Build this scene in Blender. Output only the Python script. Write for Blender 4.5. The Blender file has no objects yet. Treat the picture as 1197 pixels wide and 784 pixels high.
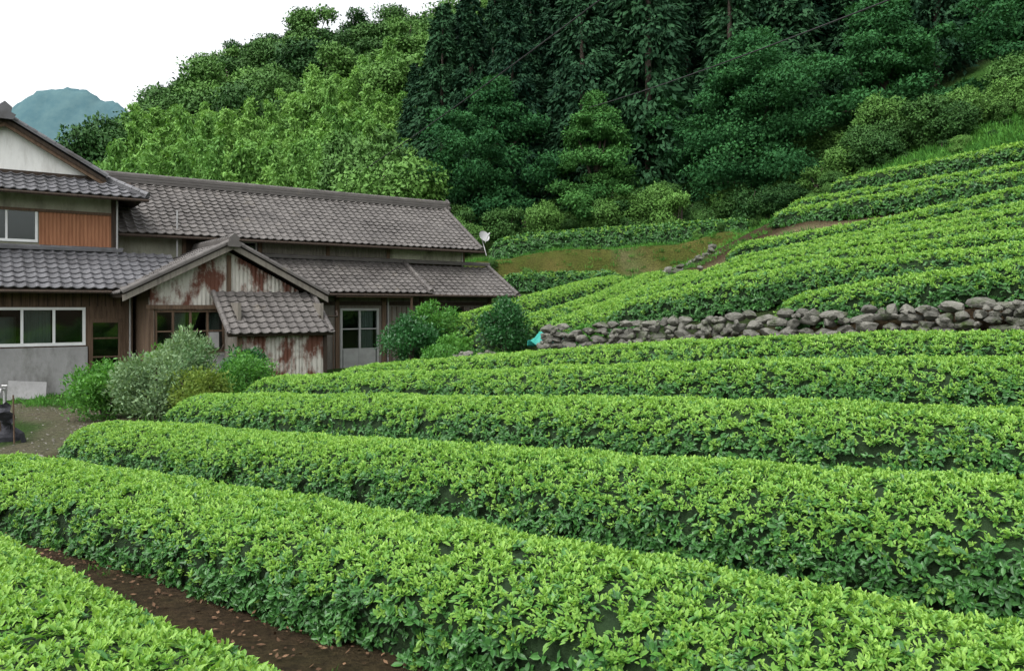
import bpy, math, random, bmesh
import numpy as np
from mathutils import Vector, Matrix, noise
rng=np.random.default_rng(7); random.seed(7)
scene=bpy.context.scene
COL=scene.collection
NX,NY=.616,.788   # normal of the tea rows (horizontal)
UX,UY=.788,-.616  # along the rows

# ------------------------------------------------------------------ materials
def newmat(name):
    m=bpy.data.materials.new(name); m.use_nodes=True
    nt=m.node_tree; nt.nodes.clear()
    out=nt.nodes.new('ShaderNodeOutputMaterial')
    return m,nt,out
def nd(nt,t,**kw):
    n=nt.nodes.new(t)
    for k,v in kw.items(): setattr(n,k,v)
    return n
def math_(nt,op,a,b=None,clamp=False):
    n=nd(nt,'ShaderNodeMath',operation=op); n.use_clamp=clamp
    for i,v in enumerate((a,b)):
        if v is None: continue
        if isinstance(v,(int,float)): n.inputs[i].default_value=v
        else: nt.links.new(v,n.inputs[i])
    return n.outputs[0]
def mix_(nt,f,a,b,blend='MIX'):
    n=nd(nt,'ShaderNodeMix',data_type='RGBA',blend_type=blend)
    for i,v in ((0,f),(6,a),(7,b)):
        if isinstance(v,(int,float)): n.inputs[i].default_value=v
        elif isinstance(v,tuple): n.inputs[i].default_value=(*v[:3],1)
        else: nt.links.new(v,n.inputs[i])
    return n.outputs[2]
def noise_(nt,scale,detail=4,rough=.6,vec=None):
    n=nd(nt,'ShaderNodeTexNoise'); n.inputs['Scale'].default_value=scale
    n.inputs['Detail'].default_value=detail; n.inputs['Roughness'].default_value=rough
    if vec is not None: nt.links.new(vec,n.inputs['Vector'])
    return n.outputs['Fac']
def ramp_(nt,f,lo,hi):
    n=nd(nt,'ShaderNodeMapRange'); n.inputs[1].default_value=lo; n.inputs[2].default_value=hi
    nt.links.new(f,n.inputs[0]); return n.outputs[0]
def objvec(nt,sc=(1,1,1)):
    t=nd(nt,'ShaderNodeTexCoord'); m=nd(nt,'ShaderNodeMapping'); m.inputs['Scale'].default_value=sc
    nt.links.new(t.outputs['Object'],m.inputs['Vector']); return m.outputs['Vector']
def leaf_mat(name,c0,c1,transl=.3,rough=.45,objw=.35,spec=.4,patch=0.0,patchscale=.12):
    m,nt,out=newmat(name)
    a=nd(nt,'ShaderNodeAttribute',attribute_name='rnd').outputs['Fac']
    o=nd(nt,'ShaderNodeObjectInfo').outputs['Random']
    f=math_(nt,'ADD',math_(nt,'MULTIPLY',a,1-objw),math_(nt,'MULTIPLY',o,objw))
    if patch:
        g=nd(nt,'ShaderNodeNewGeometry').outputs['Position']
        p=noise_(nt,patchscale,2,.6,g)
        f=math_(nt,'ADD',f,math_(nt,'MULTIPLY',math_(nt,'SUBTRACT',p,.5),patch),True)
    c=mix_(nt,f,c0,c1)
    b=nd(nt,'ShaderNodeBsdfPrincipled'); nt.links.new(c,b.inputs['Base Color'])
    b.inputs['Roughness'].default_value=rough; b.inputs['Specular IOR Level'].default_value=spec
    if transl<=0:
        nt.links.new(b.outputs[0],out.inputs[0]); return m
    t=nd(nt,'ShaderNodeBsdfTranslucent')
    nt.links.new(mix_(nt,1.0,c,(1.15,1.2,.6),'MULTIPLY'),t.inputs['Color'])
    s=nd(nt,'ShaderNodeMixShader'); s.inputs[0].default_value=transl
    nt.links.new(b.outputs[0],s.inputs[1]); nt.links.new(t.outputs[0],s.inputs[2]); nt.links.new(s.outputs[0],out.inputs[0])
    return m
def surf_mat(name,c0,c1,scale=3,rough=.8,bump=.2,bscale=30,c2=None,th=(.55,.7),sc2=2,vs=(1,1,1),metal=0,attr=False,spec=.3):
    m,nt,out=newmat(name); v=objvec(nt,vs)
    f=ramp_(nt,noise_(nt,scale,6,.65,v),.3,.7)
    if attr:
        a=nd(nt,'ShaderNodeAttribute',attribute_name='rnd').outputs['Fac']
        f=math_(nt,'ADD',math_(nt,'MULTIPLY',f,.5),math_(nt,'MULTIPLY',a,.5))
    c=mix_(nt,f,c0,c1)
    if c2:
        g=ramp_(nt,noise_(nt,sc2,8,.7,v),*th); c=mix_(nt,g,c,c2)
    b=nd(nt,'ShaderNodeBsdfPrincipled'); nt.links.new(c,b.inputs['Base Color'])
    b.inputs['Roughness'].default_value=rough; b.inputs['Metallic'].default_value=metal
    b.inputs['Specular IOR Level'].default_value=spec
    bp=nd(nt,'ShaderNodeBump'); bp.inputs['Strength'].default_value=bump; bp.inputs['Distance'].default_value=.05
    nt.links.new(noise_(nt,bscale,5,.6,v),bp.inputs['Height']); nt.links.new(bp.outputs[0],b.inputs['Normal'])
    nt.links.new(b.outputs[0],out.inputs[0]); return m

M={}
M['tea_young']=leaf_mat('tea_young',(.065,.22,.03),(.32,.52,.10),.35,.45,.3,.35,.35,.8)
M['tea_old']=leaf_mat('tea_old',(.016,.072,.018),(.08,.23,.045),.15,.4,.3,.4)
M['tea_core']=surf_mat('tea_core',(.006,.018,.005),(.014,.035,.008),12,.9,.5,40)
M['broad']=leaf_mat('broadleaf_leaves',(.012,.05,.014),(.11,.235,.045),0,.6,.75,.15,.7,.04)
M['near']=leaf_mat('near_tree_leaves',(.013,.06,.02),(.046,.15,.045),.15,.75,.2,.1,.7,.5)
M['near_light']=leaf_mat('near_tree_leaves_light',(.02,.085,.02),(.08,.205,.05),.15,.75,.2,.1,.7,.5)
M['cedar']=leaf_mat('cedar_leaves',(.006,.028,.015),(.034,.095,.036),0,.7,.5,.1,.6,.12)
M['bamboo']=leaf_mat('bamboo_leaves',(.07,.19,.04),(.24,.43,.10),.2,.6,.45,.15,.5,.1)
M['grass']=leaf_mat('grass_blades',(.028,.11,.018),(.10,.26,.04),.15,.7,.4,.1,.9,.35)
M['bark']=surf_mat('bark',(.04,.03,.023),(.085,.07,.055),6,.9,.6,20)
M['shrub_g']=leaf_mat('shrub_leaves',(.03,.13,.02),(.12,.30,.05),.3,.5,.2,.3)
M['shrub_d']=leaf_mat('dark_shrub_leaves',(.012,.06,.015),(.04,.16,.04),.2,.4,.2,.4)
M['shrub_s']=leaf_mat('silver_shrub_leaves',(.06,.14,.05),(.26,.37,.20),.3,.6,.2,.2)
M['shrub_y']=leaf_mat('yellow_shrub_leaves',(.07,.14,.02),(.20,.27,.05),.3,.6,.2,.2)
M['litter']=leaf_mat('leaf_litter',(.035,.02,.012),(.20,.12,.07),0,.8,.2,.1)
M['stone']=surf_mat('stone',(.06,.06,.052),(.20,.195,.17),7,.95,.8,18,(.04,.06,.02),(.5,.66),3,attr=True,spec=.15)
M['tile']=surf_mat('roof_tile',(.055,.05,.047),(.13,.12,.112),2.5,.6,.25,40,(.16,.14,.11),(.6,.8),1.2,attr=True,spec=.35)
M['tile_grey']=surf_mat('roof_tile_grey',(.06,.06,.064),(.15,.15,.16),2.5,.5,.25,40,(.05,.045,.04),(.55,.75),1.2,attr=True,spec=.4)
M['wood']=surf_mat('weathered_wood',(.055,.034,.022),(.15,.10,.065),3,.85,.4,25,vs=(6,6,.5))
M['wood_dark']=surf_mat('dark_wood',(.022,.016,.012),(.06,.042,.03),3,.85,.4,25,vs=(6,6,.5))
M['plank']=surf_mat('grey_planks',(.10,.09,.075),(.23,.21,.18),3,.85,.4,25,(.07,.055,.04),(.55,.75),3,vs=(5,5,.5))
M['orange']=surf_mat('orange_siding',(.24,.10,.05),(.34,.155,.08),2,.7,.2,25,vs=(4,4,.6))
M['plaster']=surf_mat('plaster',(.24,.24,.185),(.37,.37,.29),1.5,.9,.1,20,(.12,.11,.085),(.48,.72),2,vs=(1,1,.4))
M['white']=surf_mat('white_plaster',(.58,.58,.56),(.72,.72,.70),1.5,.8,.08,20,(.42,.41,.38),(.5,.8),2,vs=(2,2,.4))
M['concrete']=surf_mat('concrete',(.2,.2,.2),(.33,.33,.325),1.5,.9,.2,30,(.11,.11,.10),(.48,.72),1.4,vs=(1,1,.5))
M['frame']=surf_mat('white_frame',(.60,.61,.61),(.72,.73,.73),3,.4,.03,20)
M['alu']=surf_mat('aluminium',(.3,.3,.3),(.42,.42,.42),3,.4,.05,20,metal=.4)
M['rust']=surf_mat('rusty_sheet',(.34,.33,.29),(.52,.50,.45),2,.7,.2,25,(.11,.042,.026),(.44,.55),1.5,vs=(1,1,.55))
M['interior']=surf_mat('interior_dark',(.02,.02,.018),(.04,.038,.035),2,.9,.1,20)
M['tarp']=surf_mat('tarp',(.01,.17,.14),(.03,.30,.25),5,.5,.6,12)
M['curtain']=surf_mat('curtain',(.42,.44,.42),(.6,.62,.6),3,.9,.3,6,vs=(8,8,.3))
M['net']=surf_mat('black_net',(.015,.016,.02),(.05,.05,.06),8,.8,.3,30)
M['path_stone']=surf_mat('kerb_stone',(.13,.125,.11),(.26,.25,.22),4,.9,.4,20)
M['wire']=surf_mat('wire',(.02,.02,.02),(.03,.03,.03))
def glass():
    m,nt,out=newmat('window_glass')
    g=nd(nt,'ShaderNodeBsdfGlossy'); g.inputs['Roughness'].default_value=.04; g.inputs['Color'].default_value=(.8,.85,.85,1)
    t=nd(nt,'ShaderNodeBsdfTransparent'); t.inputs[0].default_value=(.6,.65,.63,1)
    f=nd(nt,'ShaderNodeFresnel'); f.inputs[0].default_value=1.5
    s=nd(nt,'ShaderNodeMixShader'); nt.links.new(math_(nt,'ADD',f.outputs[0],.02,True),s.inputs[0])
    nt.links.new(t.outputs[0],s.inputs[1]); nt.links.new(g.outputs[0],s.inputs[2]); nt.links.new(s.outputs[0],out.inputs[0])
    return m
M['glass']=glass()

# ------------------------------------------------------------------ mesh accumulator
class MB:
    def __init__(s): s.v=[];s.lv=[];s.lt=[];s.mi=[];s.r=[];s.n=0;s.mats=[]
    def midx(s,m):
        if m not in s.mats: s.mats.append(m)
        return s.mats.index(m)
    def add(s,V,Fc,mat,rnd=None):
        V=np.asarray(V,float).reshape(-1,3)
        if isinstance(Fc,np.ndarray):
            k=Fc.shape[1]; s.lv.append((Fc+s.n).ravel()); s.lt.append(np.full(len(Fc),k)); nf=len(Fc)
        else:
            s.lv.append(np.array([i+s.n for f in Fc for i in f])); s.lt.append(np.array([len(f) for f in Fc])); nf=len(Fc)
        s.mi.append(np.full(nf,s.midx(mat))); s.v.append(V)
        s.r.append(np.full(len(V),.5) if rnd is None else (np.full(len(V),float(rnd)) if np.isscalar(rnd) else np.asarray(rnd,float)))
        s.n+=len(V)
    def box(s,x0,x1,y0,y1,z0,z1,mat,rnd=None):
        V=[(x,y,z) for z in (z0,z1) for y in (y0,y1) for x in (x0,x1)]
        s.add(V,[(0,2,3,1),(4,5,7,6),(0,1,5,4),(2,6,7,3),(0,4,6,2),(1,3,7,5)],mat,rnd)
    def slab(s,o,U,Lu,S,Ls,N,t,mat):
        o,U,S,N=map(np.array,(o,U,S,N))
        V=[o+U*a*Lu+S*b*Ls-N*c*t for c in (1,0) for b in (0,1) for a in (0,1)]
        s.add(V,[(0,2,3,1),(4,5,7,6),(0,1,5,4),(2,6,7,3),(0,4,6,2),(1,3,7,5)],mat)
    def tube(s,P,R,mat,k=7,cap=True):
        P=[Vector(p) for p in P]; V=[]
        for i,p in enumerate(P):
            d=(P[min(i+1,len(P)-1)]-P[max(i-1,0)]).normalized()
            a=d.cross(Vector((0,0,1)) if abs(d.z)<.9 else Vector((1,0,0))).normalized(); b=d.cross(a)
            for j in range(k):
                q=2*math.pi*j/k; V.append(p+(a*math.cos(q)+b*math.sin(q))*R[i])
        Fc=[(i*k+j,i*k+(j+1)%k,(i+1)*k+(j+1)%k,(i+1)*k+j) for i in range(len(P)-1) for j in range(k)]
        if cap: Fc+= [tuple(range(k)),tuple((len(P)-1)*k+j for j in reversed(range(k)))]
        s.add([tuple(v) for v in V],Fc,mat)
    def leaves(s,C,D,N,L,Wd,mat,rnd):
        D=D/np.linalg.norm(D,axis=1)[:,None]; S=np.cross(D,N); S/=np.linalg.norm(S,axis=1)[:,None]+1e-9
        L=np.broadcast_to(L,len(C))[:,None]; Wd=np.broadcast_to(Wd,len(C))[:,None]
        V=np.stack([C,C+D*L*.45+S*Wd*.5,C+D*L,C+D*L*.45-S*Wd*.5],1).reshape(-1,3)
        Fc=np.arange(len(C)*4).reshape(-1,4)
        s.add(V,Fc,mat,np.repeat(rnd,4))
    def mesh(s,name,smooth=False):
        me=bpy.data.meshes.new(name)
        V=np.concatenate(s.v); lv=np.concatenate(s.lv).astype(np.int32); lt=np.concatenate(s.lt).astype(np.int32)
        me.vertices.add(len(V)); me.vertices.foreach_set('co',V.astype(np.float32).ravel())
        me.loops.add(len(lv)); me.loops.foreach_set('vertex_index',lv)
        me.polygons.add(len(lt)); st=np.concatenate([[0],np.cumsum(lt)[:-1]]).astype(np.int32)
        me.polygons.foreach_set('loop_start',st); me.polygons.foreach_set('loop_total',lt)
        me.polygons.foreach_set('material_index',np.concatenate(s.mi).astype(np.int32))
        me.polygons.foreach_set('use_smooth',np.full(len(lt),smooth))
        me.update(calc_edges=True)
        a=me.attributes.new('rnd','FLOAT','POINT'); a.data.foreach_set('value',np.concatenate(s.r).astype(np.float32))
        for m in s.mats: me.materials.append(M[m])
        return me
    def obj(s,name,parent=None,smooth=False,link=True):
        o=bpy.data.objects.new(name,s.mesh(name,smooth))
        if link: COL.objects.link(o)
        if parent: o.parent=parent
        return o

# ------------------------------------------------------------------ row definitions (far top edge, world metres)
rows=[ # name,pts,W,h,off,density,scale
('A',[(2.82,-.3,-1.03),(1.22,1.2,-1.14),(-.41,2.64,-1.21),(-1.96,4.05,-1.31),(-3.56,5.55,-1.43),(-5.25,6.85,-1.54)],1.4,.5,1,620,.72),
('B',[(4.5,1.55,-1.12),(2.17,3.4,-1.26),(.51,4.7,-1.31),(-1.14,6,-1.41),(-3.4,7.8,-1.54),(-5.6,9.3,-1.65)],1.25,.5,1,640,.73),
('C',[(5.6,3.5,-.95),(3.34,5.25,-1.08),(2.02,6.29,-1.17),(0,7.86,-1.32),(-2.6,9.9,-1.5),(-5.9,12.45,-1.7)],1.4,.55,1,580,.76),
('D',[(6.8,5.3,-.72),(4.53,7.12,-.886),(2.73,8.52,-.97),(0,10.65,-1.155),(-2.68,12.75,-1.37),(-5.4,14.9,-1.6)],1.45,.6,1,460,.82),
('E',[(8,7.2,-.4),(5.72,8.98,-.58),(3.45,10.75,-.71),(0,13.45,-1.04),(-4.9,17.3,-1.48)],1.45,.6,1,370,.9),
('F',[(9.2,9,-.2),(6.9,10.85,-.346),(4.18,13,-.51),(1.62,14.97,-.76),(-3.6,19.05,-1.43)],1.45,.6,1,300,1.0),
('r1',[(10.3,11.6,.9),(8.35,13.1,.7),(5.3,15.5,.17)],1.4,.5,1,270,1.08),
('r2',[(11.4,13.3,1.35),(9.43,14.8,1.1),(6.14,17.4,.78),(2.8,20,0.0)],1.6,.65,1,220,1.15),
('r3',[(12.6,15.0,1.75),(10.57,16.6,1.5),(7.19,19.2,1.12),(3.46,22.2,.32)],1.6,.65,1,190,1.25),
('r4',[(13.7,16.8,2.2),(11.7,18.4,1.92),(8.16,21.2,1.46),(4.85,23.75,.67)],1.6,.65,1,160,1.3),
('r5',[(15,18.5,2.65),(12.9,20.2,2.36),(9.67,22.6,1.85),(6.0,25.5,1.07)],1.6,.65,1,160,1.4),
('r6',[(16,20.4,3.05),(14,22,2.74),(10.2,25,2.1),(7.3,27.3,1.49)],1.6,.65,1,140,1.5),
('r7',[(17.5,22.5,3.8),(15.4,24.2,3.47),(12.65,26.3,2.85),(8.35,29.7,2.2)],1.9,.6,1,120,1.6),
('r8',[(19.5,26,4.9),(17.5,27.5,4.5),(10.87,32.75,3.8)],1.5,.6,1,100,1.8),
('r8b',[(20.6,27.6,5.4),(18.6,29.2,5.1),(12,34.4,4.4)],1.5,.6,1,100,1.8),
('r9',[(23,31.5,7.0),(21,33,6.6),(15.1,37.7,5.8)],1.6,.7,1,85,2.0),
('m1',[(4.6,34,1.4),(2.7,31,.95),(0.05,27,.2),(-2.37,24,-.46)],1.6,.75,0,150,1.4),
('m2',[(6.0,33,1.55),(4.5,30,.95),(1.67,25.5,.02),(-.9,22.5,-.55)],1.6,.75,0,150,1.4),
('m3',[(7.1,31,1.5),(4.25,26,.55),(2.6,23,.03),(1.0,20.5,-.45)],1.5,.75,0,160,1.4),
('h1',[(13.2,44,4.9),(7.1,44,4.45),(2.5,44,4.15),(-1.2,43,3.6)],1.8,1.2,0,75,2.2),
('h2',[(5.3,38,1.7),(1.5,38,1.6),(-.7,37.5,1.5)],1.6,.7,0,80,2.1),
]
def resample(P,step):
    P=np.array(P,float); 
    Q=[]; Pe=np.vstack([2*P[0]-P[1],P,2*P[-1]-P[-2]])
    for i in range(1,len(Pe)-2):
        for t in np.linspace(0,1,20,endpoint=False):
            a,b,c,d=Pe[i-1],Pe[i],Pe[i+1],Pe[i+2]
            Q.append(.5*((2*b)+(-a+c)*t+(2*a-5*b+4*c-d)*t*t+(-a+3*b-3*c+d)*t**3))
    Q.append(P[-1]); Q=np.array(Q)
    L=np.concatenate([[0],np.cumsum(np.linalg.norm(np.diff(Q,axis=0),axis=1))])
    n=max(4,int(L[-1]/step)); s=np.linspace(0,L[-1],n)
    return np.stack([np.interp(s,L,Q[:,k]) for k in range(3)],1),s,L[-1]

# ------------------------------------------------------------------ terrain
def sstep(x): x=np.clip(x,0,1); return x*x*(3-2*x)
def steps(x,y):
    np_=NX*x+NY*y; s=UX*x+UY*y
    S1=.42*sstep((np_-13.95)/.2)*sstep((s+12.5)/3)*sstep((60-np_)/30)
    S2=1.5*sstep((y-41-.25*np.sin(x))/.9)*sstep((x+6)/4)*sstep((13.5-x)/3)*sstep((75-y)/25)
    return S1+S2
ctrl=[]
for nm,P,Wd,h,off,den,sc in rows:
    Q,s,L=resample(P,2.0)
    for p in Q:
        ctrl.append((p[0]-NX*Wd/2*off,p[1]-NY*Wd/2*off,p[2]-h))
ctrl+=[(-14,22,-2.45),(-18,20,-2.5),(-10,27,-2.4),(-6,28,-2.1),(-2.5,30,-1.9),(0,33,-1.3),(-12,35,-2.3),(-5,38,-1.2),(-20,30,-2.5),(-8,21,-2.4),
(-12,17,-2.45),(-10,13,-2.4),(-12,8,-2.3),(-8,10.5,-2.3),(-6.8,20,-2.35),(-3.2,22.5,-1.95),(-5,25,-2.2),(0,0,-1.62),(0,-10,-1.6),(10,-10,.2),(-10,-5,-2.2),(-20,0,-2.8),
(1,19.0,-1.15),(-1.5,20.5,-1.35),(2,40.6,1.5),(8,40.6,1.8),(-3,40.5,.5),(2,43,3.0),(7,43,3.3),(13,43,3.7),(-1.5,43,2.5),(11,39,3.2),(-8,46,1),
(0,48,4),(8,48,4.5),(15,48,6),(20,40,7.5),(26,36,9.4),(25.6,42,10.6),(21.5,46.7,9.2),(30,50,15),(38,40,16),(15,60,11),(0,60,8),(0,100,26),(40,100,42),(60,60,30),
(0,150,43),(80,150,70),(-40,160,45),(-55,160,40),(-67,160,30),(-78,160,20),(-90,160,9),(-20,60,1),(-30,50,-2),(-20,80,7),(-45,80,4),(-45,110,17),(-20,110,24),(-60,110,8),(-80,100,0),(-110,120,0),(-120,160,4),
(-60,40,-4),(-100,60,-5),(-60,0,-5),(-150,0,-6),(-150,100,-3),(60,0,14),(60,30,20),(100,50,35),(40,0,7),(-50,250,35),(50,250,65),(-150,250,2),(150,150,70),(0,-50,-3),(-100,-50,-6),(80,-50,8)]
ctrl=np.array(ctrl,float)
cz=ctrl[:,2]-steps(ctrl[:,0],ctrl[:,1])
def phi(r2): return np.where(r2>1e-9,.5*r2*np.log(r2+1e-12),0)
n=len(ctrl); X=ctrl[:,:2]/50
K=phi(((X[:,None]-X[None])**2).sum(-1))+np.eye(n)*2e-5
A_=np.zeros((n+3,n+3)); A_[:n,:n]=K; A_[:n,n]=1; A_[:n,n+1:]=X; A_[n,:n]=1; A_[n+1:,:n]=X.T
sol=np.linalg.solve(A_,np.concatenate([cz,[0,0,0]]))
def H(x,y):
    x=np.asarray(x,float); y=np.asarray(y,float); sh=x.shape
    xc=np.clip(x.ravel(),-160,160); yc=np.clip(y.ravel(),-55,255)
    out=np.empty(len(xc))
    for i in range(0,len(xc),8000):
        q=np.stack([xc[i:i+8000],yc[i:i+8000]],1)/50
        out[i:i+8000]=phi(((q[:,None]-X[None])**2).sum(-1))@sol[:n]+sol[n]+q@sol[n+1:]
    return (out+steps(xc,yc)).reshape(sh)
def H1(x,y): return float(H(np.array([x]),np.array([y]))[0])
def grow(a,step,lim):
    r=[];
    while a<lim: step*=1.22; a+=step; r.append(a)
    return r
fx=np.arange(-16,26,.25); fy=np.arange(-2,50,.25)
xs=np.array([-v for v in grow(16,.25,2500)][::-1]+list(fx)+grow(25.75,.25,2500))
ys=np.array([-v for v in grow(2,.25,1500)][::-1]+list(fy)+grow(49.75,.25,2500))
GX,GY=np.meshgrid(xs,ys); GZ=H(GX,GY)
npv=NX*GX+NY*GY; sv=UX*GX+UY*GY
def wob(x,y,f,seed=0):
    return np.sin(x*f+seed)*np.cos(y*f*1.13+seed*2)+.5*np.sin(x*f*2.3+y*f*1.7+seed)
GZ+=np.where((GY<50)&(GX>-30),.02*wob(GX,GY,2.1),.0)
def segdist(x,y,P):
    d=np.full(x.shape,1e9)
    for (a,b),(c,e) in zip(P[:-1],P[1:]):
        t=np.clip(((x-a)*(c-a)+(y-b)*(e-b))/((c-a)**2+(e-b)**2),0,1)
        d=np.minimum(d,np.hypot(x-a-t*(c-a),y-b-t*(e-b)))
    return d
PATH=[(-11,8.5),(-9.0,11.0),(-8.1,12.8),(-8.0,14.8),(-9,17),(-11,19),(-13,19.8),(-22,15)]
col=np.zeros(GX.shape+(3,)); col[:]=(.04,.075,.02)
def paint(mask,c):
    global col
    col=col*(1-mask[...,None])+np.array(c)*mask[...,None]
tea=sstep((npv+6)/3)*sstep((46-npv)/3)*sstep((sv+16-1.2*wob(GX,GY,.5))/1.5)*(GY<40)
paint(tea,(.06,.038,.026))
paint(sstep((npv-14.2)/.6)*sstep((29-npv)/2)*(GX>-3)*(GY<40),(.03,.045,.015))
paint(sstep((npv-39.5)/1.5)*sstep((60-GY)/5),(.035,.085,.018))
paint(sstep((GY-50)/3+.0*GX)*sstep((npv-40)/6+(GX<5)),(.02,.03,.012))
bank=sstep((GY-40.2)/.5)*sstep((43.4-GY)/.8)*sstep((GX+6)/2)*sstep((15-GX)/3)
paint(bank,(.075,.08,.022)); paint(bank*np.clip(wob(GX,GY,1.1),0,1)*.8,(.15,.11,.045))
paint(np.clip(1-np.abs(npv-30.3-.2*wob(GX,GY,.8))/.9,0,1)*(GX>5),(.17,.14,.09))
paint(np.clip(1-np.abs(npv-36.6-.2*wob(GX,GY,.8))/.9,0,1)*(GX>5),(.14,.13,.07))
paint(sstep((1.0+.2*wob(GX,GY,1.4)-segdist(GX,GY,PATH))/.5),(.125,.108,.085))
nx_,ny_=len(xs),len(ys)
idx=np.arange(nx_*ny_).reshape(ny_,nx_)
Fq=np.stack([idx[:-1,:-1],idx[:-1,1:],idx[1:,1:],idx[1:,:-1]],-1).reshape(-1,4)
m,nt,out=newmat('ground_mat')
g=nd(nt,'ShaderNodeNewGeometry').outputs['Position']
ac=nd(nt,'ShaderNodeAttribute',attribute_name='gcol').outputs['Color']
f1=ramp_(nt,noise_(nt,.9,8,.7,g),.3,.7); f2=ramp_(nt,noise_(nt,14,6,.75,g),.3,.7)
c=mix_(nt,1.0,ac,mix_(nt,f2,(.4,.4,.4),(1.7,1.6,1.5)),'MULTIPLY')
c=mix_(nt,math_(nt,'MULTIPLY',f1,.45),c,mix_(nt,1.0,c,(.6,1.25,.5),'MULTIPLY'))
b=nd(nt,'ShaderNodeBsdfPrincipled'); b.inputs['Roughness'].default_value=.95; b.inputs['Specular IOR Level'].default_value=.1
nt.links.new(c,b.inputs['Base Color'])
bp=nd(nt,'ShaderNodeBump'); bp.inputs['Strength'].default_value=.9; bp.inputs['Distance'].default_value=.08
nt.links.new(f2,bp.inputs['Height']); nt.links.new(bp.outputs[0],b.inputs['Normal']); nt.links.new(b.outputs[0],out.inputs[0])
M['ground']=m
mb=MB(); mb.add(np.stack([GX,GY,GZ],-1).reshape(-1,3),Fq,'ground')
go=mb.obj('ground',smooth=True)
ca=go.data.attributes.new('gcol','FLOAT_COLOR','POINT')
ca.data.foreach_set('color',np.concatenate([col.reshape(-1,3),np.ones((nx_*ny_,1))],1).astype(np.float32).ravel())

# ------------------------------------------------------------------ instancing
def protocol(name,objs):
    c=bpy.data.collections.new(name)
    for o in objs: c.objects.link(o)
    return c
def instancer(name,P,E,S,I,coll,parent=None):
    me=bpy.data.meshes.new(name); me.vertices.add(len(P)); me.vertices.foreach_set('co',np.asarray(P,np.float32).ravel())
    a=me.attributes.new('rot','FLOAT_VECTOR','POINT'); a.data.foreach_set('vector',np.asarray(E,np.float32).ravel())
    S=np.asarray(S,np.float32); 
    if S.ndim==1: S=np.repeat(S[:,None],3,1)
    a=me.attributes.new('scl','FLOAT_VECTOR','POINT'); a.data.foreach_set('vector',S.ravel())
    a=me.attributes.new('idx','INT','POINT'); a.data.foreach_set('value',np.asarray(I,np.int32))
    o=bpy.data.objects.new(name,me); COL.objects.link(o)
    if parent: o.parent=parent
    ng=bpy.data.node_groups.new(name+'_gn','GeometryNodeTree')
    ng.interface.new_socket('Geometry',in_out='INPUT',socket_type='NodeSocketGeometry')
    ng.interface.new_socket('Geometry',in_out='OUTPUT',socket_type='NodeSocketGeometry')
    gi=ng.nodes.new('NodeGroupInput'); go_=ng.nodes.new('NodeGroupOutput')
    ci=ng.nodes.new('GeometryNodeCollectionInfo'); ci.inputs[0].default_value=coll; ci.inputs[1].default_value=True; ci.inputs[2].default_value=True
    ip=ng.nodes.new('GeometryNodeInstanceOnPoints'); ip.inputs['Pick Instance'].default_value=True
    def na(nm,t):
        q=ng.nodes.new('GeometryNodeInputNamedAttribute'); q.data_type=t; q.inputs[0].default_value=nm; return q.outputs[0]
    L=ng.links.new
    L(gi.outputs[0],ip.inputs['Points']); L(ci.outputs[0],ip.inputs['Instance'])
    L(na('idx','INT'),ip.inputs['Instance Index']); L(na('rot','FLOAT_VECTOR'),ip.inputs['Rotation']); L(na('scl','FLOAT_VECTOR'),ip.inputs['Scale'])
    L(ip.outputs[0],go_.inputs[0])
    md=o.modifiers.new('instances','NODES'); md.node_group=ng
    return o
def eulers(N,spin):
    N=N/np.linalg.norm(N,axis=1)[:,None]
    a=np.where(np.abs(N[:,2:3])<.95,np.array([[0,0,1.]]),np.array([[1.,0,0]]))
    t=np.cross(a,N); t/=np.linalg.norm(t,axis=1)[:,None]; b_=np.cross(N,t)
    c,s=np.cos(spin)[:,None],np.sin(spin)[:,None]
    Xa=t*c+b_*s; Ya=np.cross(N,Xa)
    return np.stack([np.arctan2(Ya[:,2],N[:,2]),-np.arcsin(np.clip(Xa[:,2],-1,1)),np.arctan2(Xa[:,1],Xa[:,0])],1)

def sprig(name,mat,nl,seed,L=.055,young=True):
    r=np.random.default_rng(seed); mb=MB()
    for i in range(nl):
        az=r.uniform(0,6.28); lvl=i/nl
        el=(.15+1.0*lvl+r.uniform(-.25,.25)) if young else r.uniform(-.3,.8)
        d=np.array([math.cos(az)*math.cos(el),math.sin(az)*math.cos(el),math.sin(el)])
        up=np.array([-math.cos(az)*math.sin(el),-math.sin(az)*math.sin(el),math.cos(el)])
        up=up+r.normal(0,.25,3); sd=np.cross(d,up); sd/=np.linalg.norm(sd); up=np.cross(sd,d)
        l=L*r.uniform(.65,1.2)*(1-.3*lvl if young else 1); w=l*r.uniform(.42,.54)
        b0=np.array([r.normal(0,.014),r.normal(0,.014),lvl*.028-.01])
        V=[b0,b0+d*l*.3+sd*w*.42+up*l*.06,b0+d*l*.38-up*l*.02,b0+d*l*.3-sd*w*.42+up*l*.06,
           b0+d*l*.68+sd*w*.4+up*l*.04,b0+d*l*.7-up*l*.03,b0+d*l*.68-sd*w*.4+up*l*.04,b0+d*l*1.0-up*l*.12]
        Fc=[(0,1,2),(0,2,3),(1,4,5,2),(2,5,6,3),(4,7,5),(5,7,6)]
        mb.add(V,Fc,mat,np.clip((.15+.75*lvl if young else .4)+r.normal(0,.22),0,1))
    return mb.obj(name,smooth=False,link=False)
tea_coll=protocol('tea_sprigs',[sprig('s%d_young'%i,'tea_young',11,i) for i in range(5)]+[sprig('s%d_old'%(i+5),'tea_old',10,50+i,.066,False) for i in range(4)])

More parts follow.
